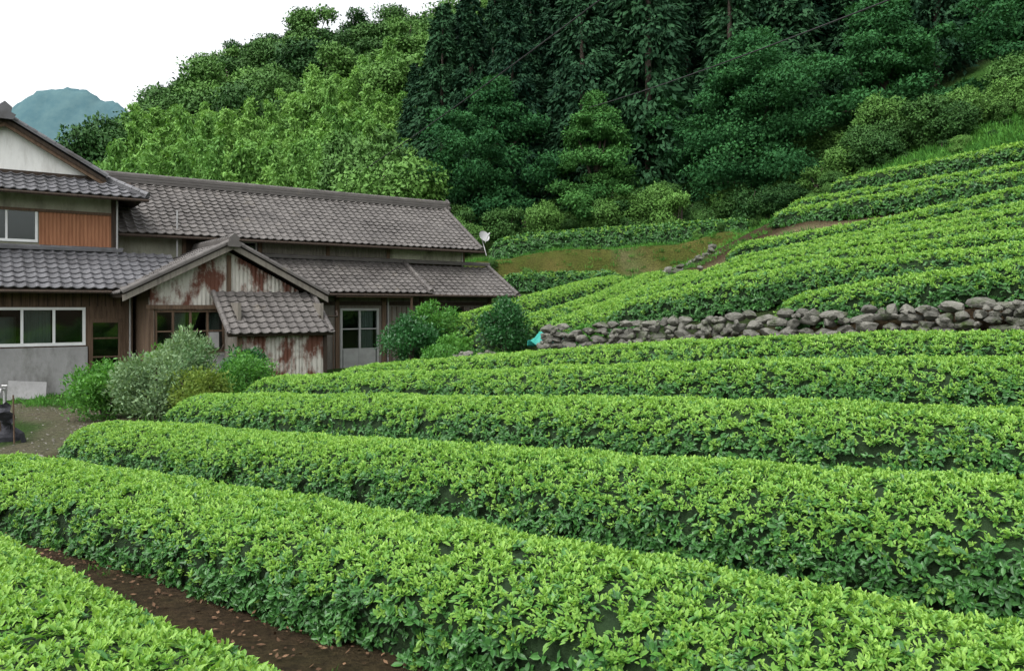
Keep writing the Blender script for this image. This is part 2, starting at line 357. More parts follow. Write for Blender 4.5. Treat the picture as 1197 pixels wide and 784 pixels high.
def hedge(P,Wd,h,off,den,sc,seed,dark=False):
    step=.12 if den>290 else .25
    Q,s,L=resample(P,step); nS=len(Q); k=22 if den>290 else 14
    T=np.gradient(Q,axis=0); T[:,2]=0; T/=np.linalg.norm(T,axis=1)[:,None]
    Nn=np.stack([-T[:,1],T[:,0]],1)
    sg=np.where((Nn@np.array([NX,NY]))>0,1,-1)[:,None]; Nn=Nn*sg
    endd=np.minimum(s,L-s); rr=Wd*.55
    e=np.sqrt(np.clip(1-(1-np.clip(endd/rr,0,1))**2,0.0025,1))
    V=np.zeros((nS,k,3))
    for j in range(k):
        th=math.pi*j/(k-1); c_,s_=math.cos(th),math.sin(th)
        x=math.copysign(abs(c_)**.8,c_); z=abs(s_)**.7
        x*= .88+.12*min(1,z*1.4)
        ww=Wd/2*(e*.75+.25*np.clip(e*2,0,1))
        cx=Q[:,0]-Nn[:,0]*Wd/2*off*.9; cy=Q[:,1]-Nn[:,1]*Wd/2*off*.9
        V[:,j,0]=cx+Nn[:,0]*ww*x; V[:,j,1]=cy+Nn[:,1]*ww*x
        V[:,j,2]=Q[:,2]-h-.12+(h+.16)*z*(.35*e+.65*np.sqrt(e))
    F2=V.reshape(-1,3)
    for i,p in enumerate(F2):
        q=Vector((p[0]*1.2,p[1]*1.2,p[2]*1.2+seed)); a=noise.noise(q)*.045+noise.noise(q*2.7)*.025
        jj=i%k; th=math.pi*jj/(k-1); si=i//k
        n3=np.array([Nn[si,0]*math.cos(th),Nn[si,1]*math.cos(th),math.sin(th)*.6])
        F2[i]=p+n3*a*1.3
    V=F2.reshape(nS,k,3)
    idx=np.arange(nS*k).reshape(nS,k)
    Fc=np.stack([idx[:-1,:-1],idx[1:,:-1],idx[1:,1:],idx[:-1,1:]],-1).reshape(-1,4)
    mb=MB(); 
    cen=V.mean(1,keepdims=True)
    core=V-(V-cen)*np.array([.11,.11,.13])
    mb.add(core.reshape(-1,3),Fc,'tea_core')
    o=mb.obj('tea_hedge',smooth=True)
    a,b_,c_,d_=[F2[Fc[:,i]] for i in range(4)]
    nn=np.cross(c_-a,d_-b_); ar=np.linalg.norm(nn,axis=1)/2; nn=nn/(2*ar[:,None]+1e-12)
    ctr=(a+b_+c_+d_)/4; cf=np.repeat(cen[:-1,0],k-1,axis=0)
    fl=((nn*(ctr-cf)).sum(1)<0); nn[fl]*=-1
    wgt=ar*(np.where(nn[:,2]>.5,1.0,.85)); cnt=int(wgt.sum()*den)
    fi=rng.choice(len(Fc),cnt,p=wgt/wgt.sum()); u,v=rng.random((2,cnt,1))
    P_=(a[fi]*(1-u)+b_[fi]*u)*(1-v)+(d_[fi]*(1-u)+c_[fi]*u)*v
    N_=nn[fi]; top=N_[:,2]
    P_=P_+N_*rng.normal(-.014,.010+.014*(top<.5),cnt)[:,None]*max(sc,.8)
    gapn=np.array([noise.noise(Vector((p[0]*3.2,p[1]*3.2,p[2]*4+seed))) for p in P_])
    deep=(top<.5)&(gapn<-.24); P_[deep]-=N_[deep]*.07
    keep=~(deep&(rng.random(cnt)<.35))
    Nd=N_*.75+np.array([0,0,.45])+rng.normal(0,.25,(cnt,3))
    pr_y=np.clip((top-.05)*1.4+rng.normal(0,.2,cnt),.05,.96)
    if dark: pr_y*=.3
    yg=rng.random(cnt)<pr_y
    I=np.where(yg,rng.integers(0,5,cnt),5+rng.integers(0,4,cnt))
    S=sc*rng.uniform(.7,1.25,cnt)
    E=eulers(Nd,rng.uniform(0,6.28,cnt))
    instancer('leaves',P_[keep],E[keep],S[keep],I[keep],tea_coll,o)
    return cnt
tot=0
for i,(nm,P,Wd,h,off,den,sc) in enumerate(rows): tot+=hedge(P,Wd,h,off,den,sc,i*7.3,nm in('h1','h2'))
print('sprigs',tot)

# ------------------------------------------------------------------ trees
def unit(v): return v/(np.linalg.norm(v,axis=-1,keepdims=True)+1e-9)
def broadleaf(mb,h,r,nleaf,ls,nb,seed,mat='broad',flat=1.0,base=.3,layered=False):
    g=np.random.default_rng(seed)
    tr=h*.022+.05
    mb.tube([(0,0,-.3),(g.normal(0,.1),0,h*.25),(g.normal(0,.2),g.normal(0,.2),h*.55),(0,0,h*.85)],[tr*1.3,tr,tr*.7,tr*.2],'bark')
    B=[]; 
    for i in range(nb):
        if layered:
            t=g.random()**.9; a=g.uniform(0,6.28)
            prof=math.sin(math.pi*min(1,.22+.78*t))**.8
            rad=r*prof*g.uniform(.1,.95)*(1+.2*math.sin(a*2+seed)+.12*math.sin(a*5+t*4))
            c=np.array([math.cos(a)*rad,math.sin(a)*rad,h*(base+(1-base)*t*.95)-.12*rad]); br=r*g.uniform(.14,.3)*(1-.3*t)
        else:
            q=unit(g.normal(0,1,3)); q[2]=q[2]*.9+.1; rad=g.uniform(.45,.9)
            c=np.array([0,0,h*(base+(1-base)*.5)])+q*rad*np.array([r*.8,r*.8,h*(1-base)*.42]); br=r*g.uniform(.24,.42)
        B.append((c,br))
    for c,br in B[::max(1,nb//10)]:
        z1=min(h*g.uniform(.2,.5),c[2]); mb.tube([(0,0,z1),tuple((np.array([0,0,z1])+c)/2+np.array([0,0,.2])),tuple(c)],[tr*.5,tr*.3,.02],'bark',5,False)
    per=nleaf//nb
    for c,br in B:
        u=unit(g.normal(0,1,(per,3))+np.array([0,0,.35])); u2=u*np.array([1,1,.62*flat])
        rr=br*np.where(g.random(per)<.7,g.uniform(.8,1.2,per),g.uniform(.3,.85,per))
        rr*=1+.25*np.sin(u[:,0]*7+seed)*np.cos(u[:,1]*6)
        C=c+u2*rr[:,None]
        D=unit(unit(g.normal(0,1,(per,3)))+u*.35+np.array([0,0,-.25])); N=unit(u+g.normal(0,.45,(per,3))+np.array([0,0,.3]))
        L=ls*g.uniform(.6,1.35,per); bl=g.normal(0,.12)
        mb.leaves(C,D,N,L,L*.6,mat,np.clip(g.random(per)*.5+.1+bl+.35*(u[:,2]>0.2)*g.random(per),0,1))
def cedar(mb,h,R,nb,ls,seed):
    g=np.random.default_rng(seed)
    mb.tube([(0,0,-.5),(0,0,h*.5),(0,0,h)],[.26,.17,.03],'bark')
    zz=h*(.06+.94*g.random(nb)**.9); az=g.uniform(0,6.28,nb)
    Rz=R*np.clip(1-zz/h,0,1)**.6+.1; cr=Rz*g.uniform(.4,1.0,nb); br=np.clip(Rz*.33,.22,.8)*g.uniform(.7,1.3,nb)
    per=58; tone=g.normal(0,.13,nb)
    for k in range(per):
        u=unit(g.normal(0,1,(nb,3))+np.stack([np.cos(az)*.5,np.sin(az)*.5,np.full(nb,.3)],1))
        C=np.stack([np.cos(az)*cr,np.sin(az)*cr,zz-cr*.3],1)+u*np.array([1,1,1.15])*(br*g.uniform(.5,1.1,nb))[:,None]
        D=unit(np.stack([np.cos(az)*.7,np.sin(az)*.7,np.full(nb,-.8)],1)+g.normal(0,.5,(nb,3)))
        N=unit(u+g.normal(0,.3,(nb,3))+np.array([0,0,.3]))
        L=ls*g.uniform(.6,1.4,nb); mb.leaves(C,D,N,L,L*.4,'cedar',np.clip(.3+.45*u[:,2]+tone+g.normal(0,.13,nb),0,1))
def bamboo(mb,seed,np_=4,h=10):
    g=np.random.default_rng(seed)
    for i in range(np_):
        x,y=g.normal(0,1.1,2); hh=h*g.uniform(.8,1.1); a=g.uniform(0,6.28); ln=g.uniform(.8,2.0)
        def cur(t): return np.stack([x+np.cos(a)*ln*t**2.5,y+np.sin(a)*ln*t**2.5,hh*(t-.12*t**5)],-1)
        mb.tube([tuple(cur(np.array(t))) for t in (0,.3,.6,.85,1)],[.05,.05,.035,.02,.01],'bamboo',5,False)
        nn=1700; t=g.uniform(.28,1,nn); rad=1.15*np.sin(np.clip((t-.2)/.85,0,1)*3.14)**.7*(.55+.45*np.sin(t*23+i)**2)
        C=cur(t)+unit(g.normal(0,1,(nn,3)))*np.array([1,1,.5])*(rad*g.uniform(.3,1,nn))[:,None]
        D=unit(g.normal(0,.6,(nn,3))+np.array([0,0,-.7])); N=unit(g.normal(0,.6,(nn,3))+np.array([0,0,.6]))
        L=.36*g.uniform(.6,1.3,nn); mb.leaves(C,D,N,L,L*.34,'bamboo',np.clip(.25+.5*t*g.random(nn)+g.normal(0,.12,nn),0,1))
protosB=[]
for i in range(5):
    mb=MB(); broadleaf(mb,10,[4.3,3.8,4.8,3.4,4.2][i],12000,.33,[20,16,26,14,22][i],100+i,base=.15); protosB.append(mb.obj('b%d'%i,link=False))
protosC=[]
for i in range(4):
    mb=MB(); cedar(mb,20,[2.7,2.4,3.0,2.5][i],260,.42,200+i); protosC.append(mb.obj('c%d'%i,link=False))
protosM=[]
for i in range(3):
    mb=MB(); bamboo(mb,300+i); protosM.append(mb.obj('m%d'%i,link=False))
cB=protocol('broadleaf_protos',protosB); cC=protocol('cedar_protos',protosC); cM=protocol('bamboo_protos',protosM)
def scatter(x0,x1,y0,y1,sp,cond):
    gx,gy=np.meshgrid(np.arange(x0,x1,sp),np.arange(y0,y1,sp)); gx=gx+rng.uniform(-.45,.45,gx.shape)*sp; gy=gy+rng.uniform(-.45,.45,gy.shape)*sp
    x,y=gx.ravel(),gy.ravel(); k=cond(x,y); return x[k],y[k]
def plant(name,x,y,smin,smax,coll,np_,tilt=.06,sfun=None,sink=0):
    n_=len(x)
    E=np.stack([rng.normal(0,tilt,n_),rng.normal(0,tilt,n_),rng.uniform(0,6.28,n_)],1)
    s=rng.uniform(smin,smax,n_)
    if sfun is not None: s=s*sfun(x,y)
    z=H(x,y)-.2*np.minimum(1,s)-sink*s
    S=np.stack([s*rng.uniform(.9,1.15,n_),s*rng.uniform(.9,1.15,n_),s*rng.uniform(.88,1.15,n_)],1)
    print(name,n_); return instancer(name,np.stack([x,y,z],1),E,S,rng.integers(0,np_,n_),coll)
x,y=scatter(-14,85,52,104,3.8,lambda x,y:(x/y>-.11+.02*np.sin(y))&(x/y<.8)&((x<12)|(NX*x+NY*y>46))&(NX*x+NY*y>38)&((x/y>-.02)|(y<72)))
plant('cedar_forest',x,y,.85,1.2,cC,4,.03,lambda x,y:np.where(x/y<.03,.70,1.0))
x,y=scatter(-125,5,92,170,6.0,lambda x,y:(x/y>-.76)&(x/y<-.0))
plant('forest',x,y,.8,1.45,cB,5)
x,y=scatter(-75,-2,60,98,5.0,lambda x,y:((x/y<-.44)&(x/y>-.85))|((x/y>-.2)&(x/y<-.09)))
plant('hillside_trees',x,y,.65,1.15,cB,5)
x,y=scatter(-50,-10,66,100,2.6,lambda x,y:(x/y>-.48)&(x/y<-.15))
plant('bamboo_grove',x,y,.85,1.35,cM,3,.08)
x,y=scatter(-36,-3,44,58,4.2,lambda x,y:(y>44+ (x+20)*.1))
plant('woodland_behind_house',x,y,.5,.85,cB,5)
x,y=scatter(-42,-24,40,56,4.6,lambda x,y:x/y<-.53)
plant('tall_woodland',x,y,.8,1.02,cB,5)
x,y=scatter(-6,34,46.0,51.5,1.4,lambda x,y:(x<14))
x2,y2=scatter(13,40,34,50,1.4,lambda x,y:(NX*x+NY*y>43.6)&(NX*x+NY*y<50))
plant('undergrowth',np.concatenate([x,x2]),np.concatenate([y,y2]),.16,.42,cB,5,.15,None,2.2)
def single(name,x,y,h,r,nl,ls,nb,seed,mat='near',flat=.75,base=.06):
    mb=MB(); broadleaf(mb,h,r,nl,ls,nb,seed,mat,flat,base,True); o=mb.obj(name); o.location=(x,y,H1(x,y)-.1); return o
single('maple_tree',14.6,48.0,11.2,5.3,85000,.19,190,11)
single('maple_tree',5.0,48.3,9.0,3.0,45000,.18,110,12,'near_light')
single('broadleaf_tree',-1.0,50,10,4.6,55000,.2,130,13)
single('broadleaf_tree',9.8,50.5,7.8,3.5,34000,.2,90,14)
single('broadleaf_tree',21.5,46.5,9.5,4.2,45000,.2,110,15)
single('broadleaf_tree',27.5,42.5,8.5,3.8,40000,.2,100,16)

# ------------------------------------------------------------------ grass
def tuft(name,seed,nbl=30,hh=.2,mat='grass'):
    g=np.random.default_rng(seed); mb=MB()
    C=np.stack([g.normal(0,.1,nbl),g.normal(0,.1,nbl),np.zeros(nbl)],1); D=unit(g.normal(0,.5,(nbl,3))+np.array([0,0,1])); N=unit(g.normal(0,1,(nbl,3)))
    L=hh*g.uniform(.5,1.3,nbl); mb.leaves(C,D,N,L,.024,mat,g.random(nbl)); return mb.obj(name,link=False)
cG=protocol('grass_protos',[tuft('g%d'%i,400+i) for i in range(4)])
def grass(name,x,y,smin,smax):
    n_=len(x); E=np.stack([rng.normal(0,.1,n_),rng.normal(0,.1,n_),rng.uniform(0,6.28,n_)],1)
    instancer(name,np.stack([x,y,H(x,y)-.01],1),E,rng.uniform(smin,smax,n_),rng.integers(0,4,n_),cG)
x,y=scatter(12,44,32,54,.3,lambda x,y:(NX*x+NY*y>39.4)&(NX*x+NY*y<46)&(x>14))
grass('meadow_grass',x,y,.8,2.2)
x,y=scatter(13,36,32,50,1.1,lambda x,y:(NX*x+NY*y>40)&(NX*x+NY*y<44)&(rng.random(len(x))<.4))
plant('meadow_weeds',x,y,.04,.11,cB,5,.2,None,2.0)
x,y=scatter(-19,4,13,33,.3,lambda x,y:(segdist(x,y,PATH)>1.15)&(x<-6.3+.0*y)|((x<0)&(y>19.8)&(y<23)))
hu=(x+14)*.809+(y-22)*.588; hv=-(x+14)*.588+(y-22)*.809
k=~((hv>-.4)&(hu<17.2))&(rng.random(len(x))<.75)&(hv<0.0); grass('yard_grass',x[k],y[k],.35,.9)
x,y=scatter(-5,15,39.3,43.3,.33,lambda x,y:rng.random(len(x))<.75); grass('bank_grass',x,y,.5,1.4)
x,y=scatter(-5,13,39.3,43.3,1.1,lambda x,y:rng.random(len(x))<.4); plant('bank_weeds',x,y,.03,.09,cB,5,.2,None,2.0)
x,y=scatter(5,26,20,42,.4,lambda x,y:((np.abs(NX*x+NY*y-31.6)<.5)|(np.abs(NX*x+NY*y-35.8)<.9)|(np.abs(NX*x+NY*y-38.5)<1)|(np.abs(NX*x+NY*y-29.3)<.4))); grass('terrace_grass',x,y,.7,1.5)
def litter():
    n_=26000; s=rng.uniform(-10,6,n_); q=rng.uniform(-.5,14,n_); x=NX*q+UX*s; y=NY*q+UY*s
    k=(y>1)&(x>-7.5); x,y=x[k],y[k]; n_=len(x); C=np.stack([x,y,H(x,y)+.022+rng.uniform(0,.02,n_)],1)
    D=unit(rng.normal(0,1,(n_,3))*np.array([1,1,.25])); N=unit(rng.normal(0,.4,(n_,3))+np.array([0,0,1]))
    mb=MB(); mb.leaves(C,D,N,rng.uniform(.02,.055,n_),.02,'litter',rng.random(n_)); mb.obj('fallen_leaves')
litter()
x,y=scatter(-5.5,4,.8,13,.22,lambda x,y:(rng.random(len(x))<.10)); grass('soil_weeds',x,y,.15,.35)
def shrub(name,x,y,r,h,mat,seed,nl=5000,ls=.085,z=None):
    g=np.random.default_rng(seed); mb=MB(); nb=18; per=nl//nb
    for i in range(5): 
        a=g.uniform(0,6.28); mb.tube([(0,0,-.1),(math.cos(a)*r*.3,math.sin(a)*r*.3,h*.5),(math.cos(a)*r*.6,math.sin(a)*r*.6,h*.8)],[.03,.02,.008],'bark',5,False)
    for i in range(nb):
        q=unit(g.normal(0,1,3)); c=np.array([q[0]*r*.65,q[1]*r*.65,h*.48+q[2]*h*.34]); br=r*g.uniform(.22,.5)
        u=unit(g.normal(0,1,(per,3))+np.array([0,0,.3])); C=c+u*np.array([1,1,h/r*.6])*(br*g.uniform(.4,1.3,per))[:,None]
        D=unit(g.normal(0,.7,(per,3))+u*.7+np.array([0,0,.4])); N=unit(u+g.normal(0,.5,(per,3))); L=ls*g.uniform(.6,1.4,per)
        C[:,2]=np.maximum(C[:,2],.03); mb.leaves(C,D,N,L,L*.45,mat,np.clip(g.random(per)*.8+g.normal(.1,.1),0,1))
    o=mb.obj(name); o.location=(x,y,H1(x,y) if z is None else z); return o
shrub('garden_shrub',-8.6,17.0,.75,1.15,'shrub_g',1,7000,.08)
shrub('garden_shrub',-7.2,16.3,.85,1.35,'shrub_s',2,10000,.08)
shrub('garden_shrub',-6.9,17.6,.95,1.8,'shrub_s',3,10000,.08)
shrub('garden_shrub',-6.2,15.9,.6,.95,'shrub_y',4,5000,.075)
shrub('garden_shrub',-5.7,17.2,.7,1.1,'shrub_g',5,6000,.07)
shrub('garden_shrub',-7.9,18.6,.8,1.4,'shrub_g',6,7000)
shrub('camellia_bush',-6.6,19.9,.55,1.3,'shrub_d',7,6000,.09)
shrub('camellia_bush',-3.0,23.6,1.0,1.35,'shrub_d',8,9000,.09)
shrub('camellia_bush',-2.3,24.2,.8,1.4,'shrub_g',9,6000,.09)
shrub('camellia_bush',-.2,22.2,.75,1.45,'shrub_d',10,8000,.09)
shrub('weed_clump',-1.6,22.6,.6,.6,'shrub_g',11,3500,.09)
shrub('weed_clump',-2.0,21.6,.5,.5,'shrub_g',13,2500,.08)
shrub('weed_clump',1.9,19.2,.4,.4,'shrub_g',12,2500,.09)

# ------------------------------------------------------------------ stones
bm=bmesh.new(); bmesh.ops.create_icosphere(bm,subdivisions=2,radius=1)
ICV=np.array([v.co[:] for v in bm.verts]); ICF=[tuple(v.index for v in f.verts) for f in bm.faces]; bm.free()
def rock(mb,c,r,seed,mat='stone',yaw=None):
    g=np.random.default_rng(seed); V=ICV.copy()
    for _ in range(12):
        d=unit(g.normal(0,1,3)); t=g.uniform(.48,.82); pr=V@d; V-=np.outer(np.maximum(pr-t,0),d)
    V*=np.array(r); a=g.uniform(0,6.28) if yaw is None else yaw; V=V@np.array([[math.cos(a),math.sin(a),0],[-math.sin(a),math.cos(a),0],[0,0,1]])
    mb.add(V+np.array(c),ICF,mat,g.random())
mb=MB(); sd=0; yaw=math.atan2(UY,UX)
for lv in range(4):
    s=-10.2+rng.uniform(0,.2)
    while s<5.5:
        w_=rng.uniform(.08,.21); s+=w_
        zb=-.27+.0585*s; q=13.9+lv*.03+rng.normal(0,.015)+.1*math.sin(s*.7); sd+=1
        if lv==3 and rng.random()<.15: s+=w_; continue
        rock(mb,(NX*q+UX*s,NY*q+UY*s,zb+.03+lv*.13+rng.normal(0,.02)),(w_*1.32,.17,rng.uniform(.09,.125)),sd,yaw=yaw+rng.normal(0,.12))
        s+=w_
for i in range(160):
    s=rng.uniform(-10,5.5); r=rng.uniform(.04,.07); q=13.8+rng.normal(0,.02)+.1*math.sin(s*.7)
    rock(mb,(NX*q+UX*s,NY*q+UY*s,-.27+.0585*s+rng.uniform(0,.45)),(r*1.3,r,r),5000+i)
mb.obj('stone_wall',smooth=False)
mb=MB()
for i in range(34):
    t=i/34; x=-2.3+2.6*t+rng.normal(0,.15); y=22.3-2.6*t+rng.normal(0,.15); r=rng.uniform(.1,.2)
    rock(mb,(x,y,H1(x,y)+rng.uniform(0,.15)),(r,r*.9,r*.6),900+i)
for i in range(30):
    x=6.6+2.4*rng.random(); y=33+4*rng.random(); r=rng.uniform(.12,.3); rock(mb,(x,y,H1(x,y)+rng.uniform(0,.3)),(r,r*.9,r*.7),1200+i)
mb.obj('rubble_stones')
mb=MB()
for i,(x,y) in enumerate([(-8.9,9.8),(-8.6,10.3),(-8.25,10.8),(-7.95,11.3),(-7.6,11.8),(-7.3,12.3),(-7.1,12.8),(-10.1,15.9),(-9.6,14.9),(-9.3,13.9),(-10.9,16.6)]):
    rock(mb,(x,y,H1(x,y)+.0),(.26,.15,.08),1500+i,'path_stone')
mb.obj('path_edging_stones')
mb=MB()
for i in range(220):
    t=rng.random(); a=PATH[2+int(t*3.99)%4]; b_=PATH[3+int(t*3.99)%4]; f=rng.random(); x=a[0]+(b_[0]-a[0])*f+rng.normal(0,.4); y=a[1]+(b_[1]-a[1])*f+rng.normal(0,.4); r=rng.uniform(.01,.025)
    rock(mb,(x,y,H1(x,y)+.02),(r,r*.8,r*.6),7000+i,'path_stone')
mb.obj('path_gravel')
mb=MB(); N_=18
V=[]; 
for i in range(N_):
    for j in range(N_):
        u,v=i/(N_-1)-.5,j/(N_-1)-.5; r2=math.hypot(u,v)*2
        V.append((u*.9,v*.6,.36*max(0,1-r2**1.5)+.14*noise.noise(Vector((u*7,v*7,3)))+.03))
ix=np.arange(N_*N_).reshape(N_,N_); mb.add(V,np.stack([ix[:-1,:-1],ix[1:,:-1],ix[1:,1:],ix[:-1,1:]],-1).reshape(-1,4),'tarp')
o=mb.obj('tarp',smooth=True); o.location=(.8,17.9,H1(.8,17.9)+.25)

# ------------------------------------------------------------------ house (local metres: x along facade, y back, z up)
house=bpy.data.objects.new('japanese_farmhouse',None); COL.objects.link(house)
house.location=(-14,22,-2.45); house.rotation_euler=(0,0,math.radians(36))
def tileroof(mb,o,U,Lu,S,Ls,mat='tile',keep=None,tw=.27,tl=.26):
    o,U,S=map(lambda q:np.array(q,float),(o,U,S)); U=unit(U); S=unit(S); N=np.cross(U,S); N/=np.linalg.norm(N)
    if N[2]<0: N=-N
    nu=max(1,int(round(Lu/tw))); ns=max(1,int(round(Ls/tl))); tw=Lu/nu; tl=Ls/ns
    prof=[(0,.034),(.12,.05),(.25,.036),(.4,.008),(.6,0),(.8,.008),(1,.034)]
    for a in range(nu):
        for b_ in range(ns):
            uc,sc_=(a+.5)*tw,(b_+.5)*tl
            if keep and not keep(uc,sc_): continue
            V=[]; j=random.gauss(0,.004)+.015*noise.noise(Vector((a*.12,b_*.2,Lu)))
            for (pu,ph) in prof: V.append(o+U*(a+pu)*tw+S*(b_*tl-.015)+N*(ph+.04+j))
            for (pu,ph) in prof: V.append(o+U*(a+pu)*tw+S*((b_+1)*tl)+N*(ph+.005))
            for (pu,ph) in prof: V.append(o+U*(a+pu)*tw+S*(b_*tl-.015)+N*(ph+.008+j))
            m_=len(prof); Fc=[(i,i+1,m_+i+1,m_+i) for i in range(m_-1)]+[(2*m_+i,2*m_+i+1,i+1,i) for i in range(m_-1)]
            mb.add(V,Fc,mat,np.clip(random.gauss(.5,.28)+.5*noise.noise(Vector((a*.15,b_*.25,Lu+5))),0,1))
def ridge(mb,p,q,w=.3,h=.24,mat='tile',r=.1):
    p,q=Vector(p),Vector(q); d=(q-p).normalized(); a=d.cross(Vector((0,0,1))).normalized(); up=a.cross(d)
    L=(q-p).length
    for k_ in range(3):
        ww=w*(1-.14*k_); V=[p+a*sx*ww/2+up*(k_*h/3+zz*h/3*.86)+d*e*L for e in (0,1) for zz in (0,1) for sx in (-1,1)]
        mb.add([tuple(v) for v in V],[(0,1,3,2),(4,6,7,5),(0,4,5,1),(2,3,7,6),(0,2,6,4),(1,5,7,3)],mat,.35+.15*k_)
    nn=int(L/.28)+1
    for i in range(nn):
        s0=L*i/nn; s1=L*(i+1)/nn+.02; V=[]
        for e,rr in ((s0,r*1.1),(s1,r*.95)):
            for j in range(7):
                t=math.pi*j/6; V.append(tuple(p+d*e+a*math.cos(t)*rr+up*(h-.02+math.sin(t)*rr*.9)))
        mb.add(V,[(j,j+1,7+j+1,7+j) for j in range(6)]+[tuple(range(7))],mat,random.random())
roofs=MB()
S=(0,3.0,1.97); Ls=math.hypot(3.0,1.97)
tileroof(roofs,(2.0,1.0,4.78),(1,0,0),14.6,S,Ls)
tileroof(roofs,(2.0,7.0,4.78),(1,0,0),14.6,(0,-3.0,1.97),Ls)
Nf=unit(np.array([0,-1.97,3.0])); Nb=unit(np.array([0,1.97,3.0]))
roofs.slab((2.0,1.03,4.78),(1,0,0),14.58,unit(np.array(S)),Ls-.05,Nf,.09,'wood_dark')
roofs.slab((2.0,6.97,4.78),(1,0,0),14.58,unit(np.array((0,-3.0,1.97))),Ls-.05,Nb,.09,'wood_dark')
ridge(roofs,(1.9,4.0,6.72),(16.62,4.0,6.72),.36,.3)
for yy,sg in ((1.0,1),(7.0,-1)):
    ridge(roofs,(16.52,yy,4.80),(16.52,yy+sg*3.0,6.77),.2,.07,'tile',.08)
def pent(x0,x1,y0,z0,y1,z1,mat='tile',keep=None):
    L=math.hypot(y1-y0,z1-z0); Sv=unit(np.array([0,y1-y0,z1-z0])); Nn=unit(np.array([0,-(z1-z0),y1-y0]))
    tileroof(roofs,(x0,y0,z0),(1,0,0),x1-x0,Sv,L,mat,keep)
    roofs.slab((x0+.01,y0+.03,z0),(1,0,0),x1-x0-.02,Sv,L-.04,Nn,.08,'wood_dark')
pent(6.0,13.3,-.55,2.98,1.68,4.2)
pent(13.3,17.3,-.55,2.9,1.68,4.12)
ridge(roofs,(13.3,-.5,3.03),(13.3,1.66,4.23),.2,.07,'tile',.08)
ridge(roofs,(17.22,-.5,2.95),(17.22,1.66,4.16),.2,.07,'tile',.08)
ridge(roofs,(6.2,1.62,4.22),(17.3,1.62,4.18),.2,.1,'tile',.07)
pent(-3.9,4.6,-.95,2.98,.88,4.12,'tile_grey')
ridge(roofs,(-3.9,.84,4.14),(3.2,.84,4.14),.2,.1,'tile_grey',.07)
AX=5.57
for sg in (1,-1):
    Sv=unit(np.array([-sg*2.95,0,1.52])); L=math.hypot(2.95,1.52); Nn=unit(np.array([sg*1.52,0,2.95]))
    tileroof(roofs,(AX+sg*2.95,-2.35,2.83),(0,1,0),4.1,Sv,L)
    roofs.slab((AX+sg*2.93,-2.33,2.83),(0,1,0),4.0,Sv,L-.02,Nn,.1,'wood_dark')
    ridge(roofs,(AX+sg*2.93,-2.3,2.85),(AX+sg*.06,-2.3,4.33),.22,.07,'tile',.085)
ridge(roofs,(AX,-2.42,4.3),(AX,1.66,4.3),.3,.2)
pent(5.05,8.15,-3.65,1.72,-2.0,2.92)
ridge(roofs,(5.1,-3.6,1.75),(5.1,-2.05,2.9),.16,.05,'tile',.07); ridge(roofs,(8.1,-3.6,1.75),(8.1,-2.05,2.9),.16,.05,'tile',.07)
cx=.15; HW=3.65; RZ=7.85; SLP=.577; EZ=RZ-SLP*HW
for sg in (1,-1):
    Sv=unit(np.array([-sg*HW,0,HW*SLP])); L=math.hypot(HW,HW*SLP); Nn=unit(np.array([sg*SLP,0,1]))
    def kp(u,s_,L=L):
        d_=s_/L*HW
        y_=.15+u
        if d_<1.05: return y_>.15+d_*1.0-.1
        return y_>.85
    tileroof(roofs,(cx+sg*HW,.15,EZ),(0,1,0),7.6,Sv,L,'tile_grey',kp)
    s0=1.05/HW*L
    roofs.slab((cx+sg*(HW-1.05),.87,EZ+1.05*SLP),(0,1,0),6.85,Sv,L-s0,Nn,.1,'wood_dark')
    roofs.slab((cx+sg*HW*.995,1.2,EZ),(0,1,0),6.5,Sv,s0,Nn,.08,'wood_dark')
    ridge(roofs,(cx+sg*(HW-.03),.18,EZ+.03),(cx+sg*(HW-1.1),1.25,EZ+1.08*SLP+.03),.2,.12,'tile_grey',.08)
    ridge(roofs,(cx+sg*2.62,.92,EZ+1.03*SLP+.06),(cx+sg*.05,.92,RZ+.02),.22,.08,'tile_grey',.085)
Lf=math.hypot(1.1,1.1*SLP)
tileroof(roofs,(cx-HW,.15,EZ),(1,0,0),2*HW,(0,1,SLP),Lf,'tile_grey',lambda u,s_:(u>s_*.8)&(2*HW-u>s_*.8))
roofs.slab((cx-HW+.3,.2,EZ),(1,0,0),2*HW-.6,unit(np.array((0,1,SLP))),Lf*.95,unit(np.array((0,-SLP,1))),.08,'wood_dark')
ridge(roofs,(cx,.78,RZ),(cx,7.7,RZ),.36,.34,'tile_grey')
roofs.obj('roof',house)
orn=MB()
def ornament(p,ax,s=1.0,mat='tile'):
    sh=[(-.2,0),(-.27,.14),(-.15,.2),(-.18,.34),(0,.5),(.18,.34),(.15,.2),(.27,.14),(.2,0)]
    V=[]
    for d_ in (-.05,.05):
        for a,b_ in sh:
            V.append((p[0]+(d_ if ax=='x' else a*s),p[1]+(a*s if ax=='x' else d_),p[2]+b_*s))
    m_=9; orn.add(V,[tuple(range(m_)),tuple(range(m_,2*m_))[::-1]]+[(i,(i+1)%m_,m_+(i+1)%m_,m_+i) for i in range(m_)],mat,.3)
ornament((16.7,4.0,6.62),'x',1.1); ornament((AX,-2.48,4.22),'y',.8); ornament((cx,.7,7.78),'y',1.0,'tile_grey')
orn.obj('ridge_end_tiles',house)
walls=MB(); wins=MB(); door=MB(); trim=MB()
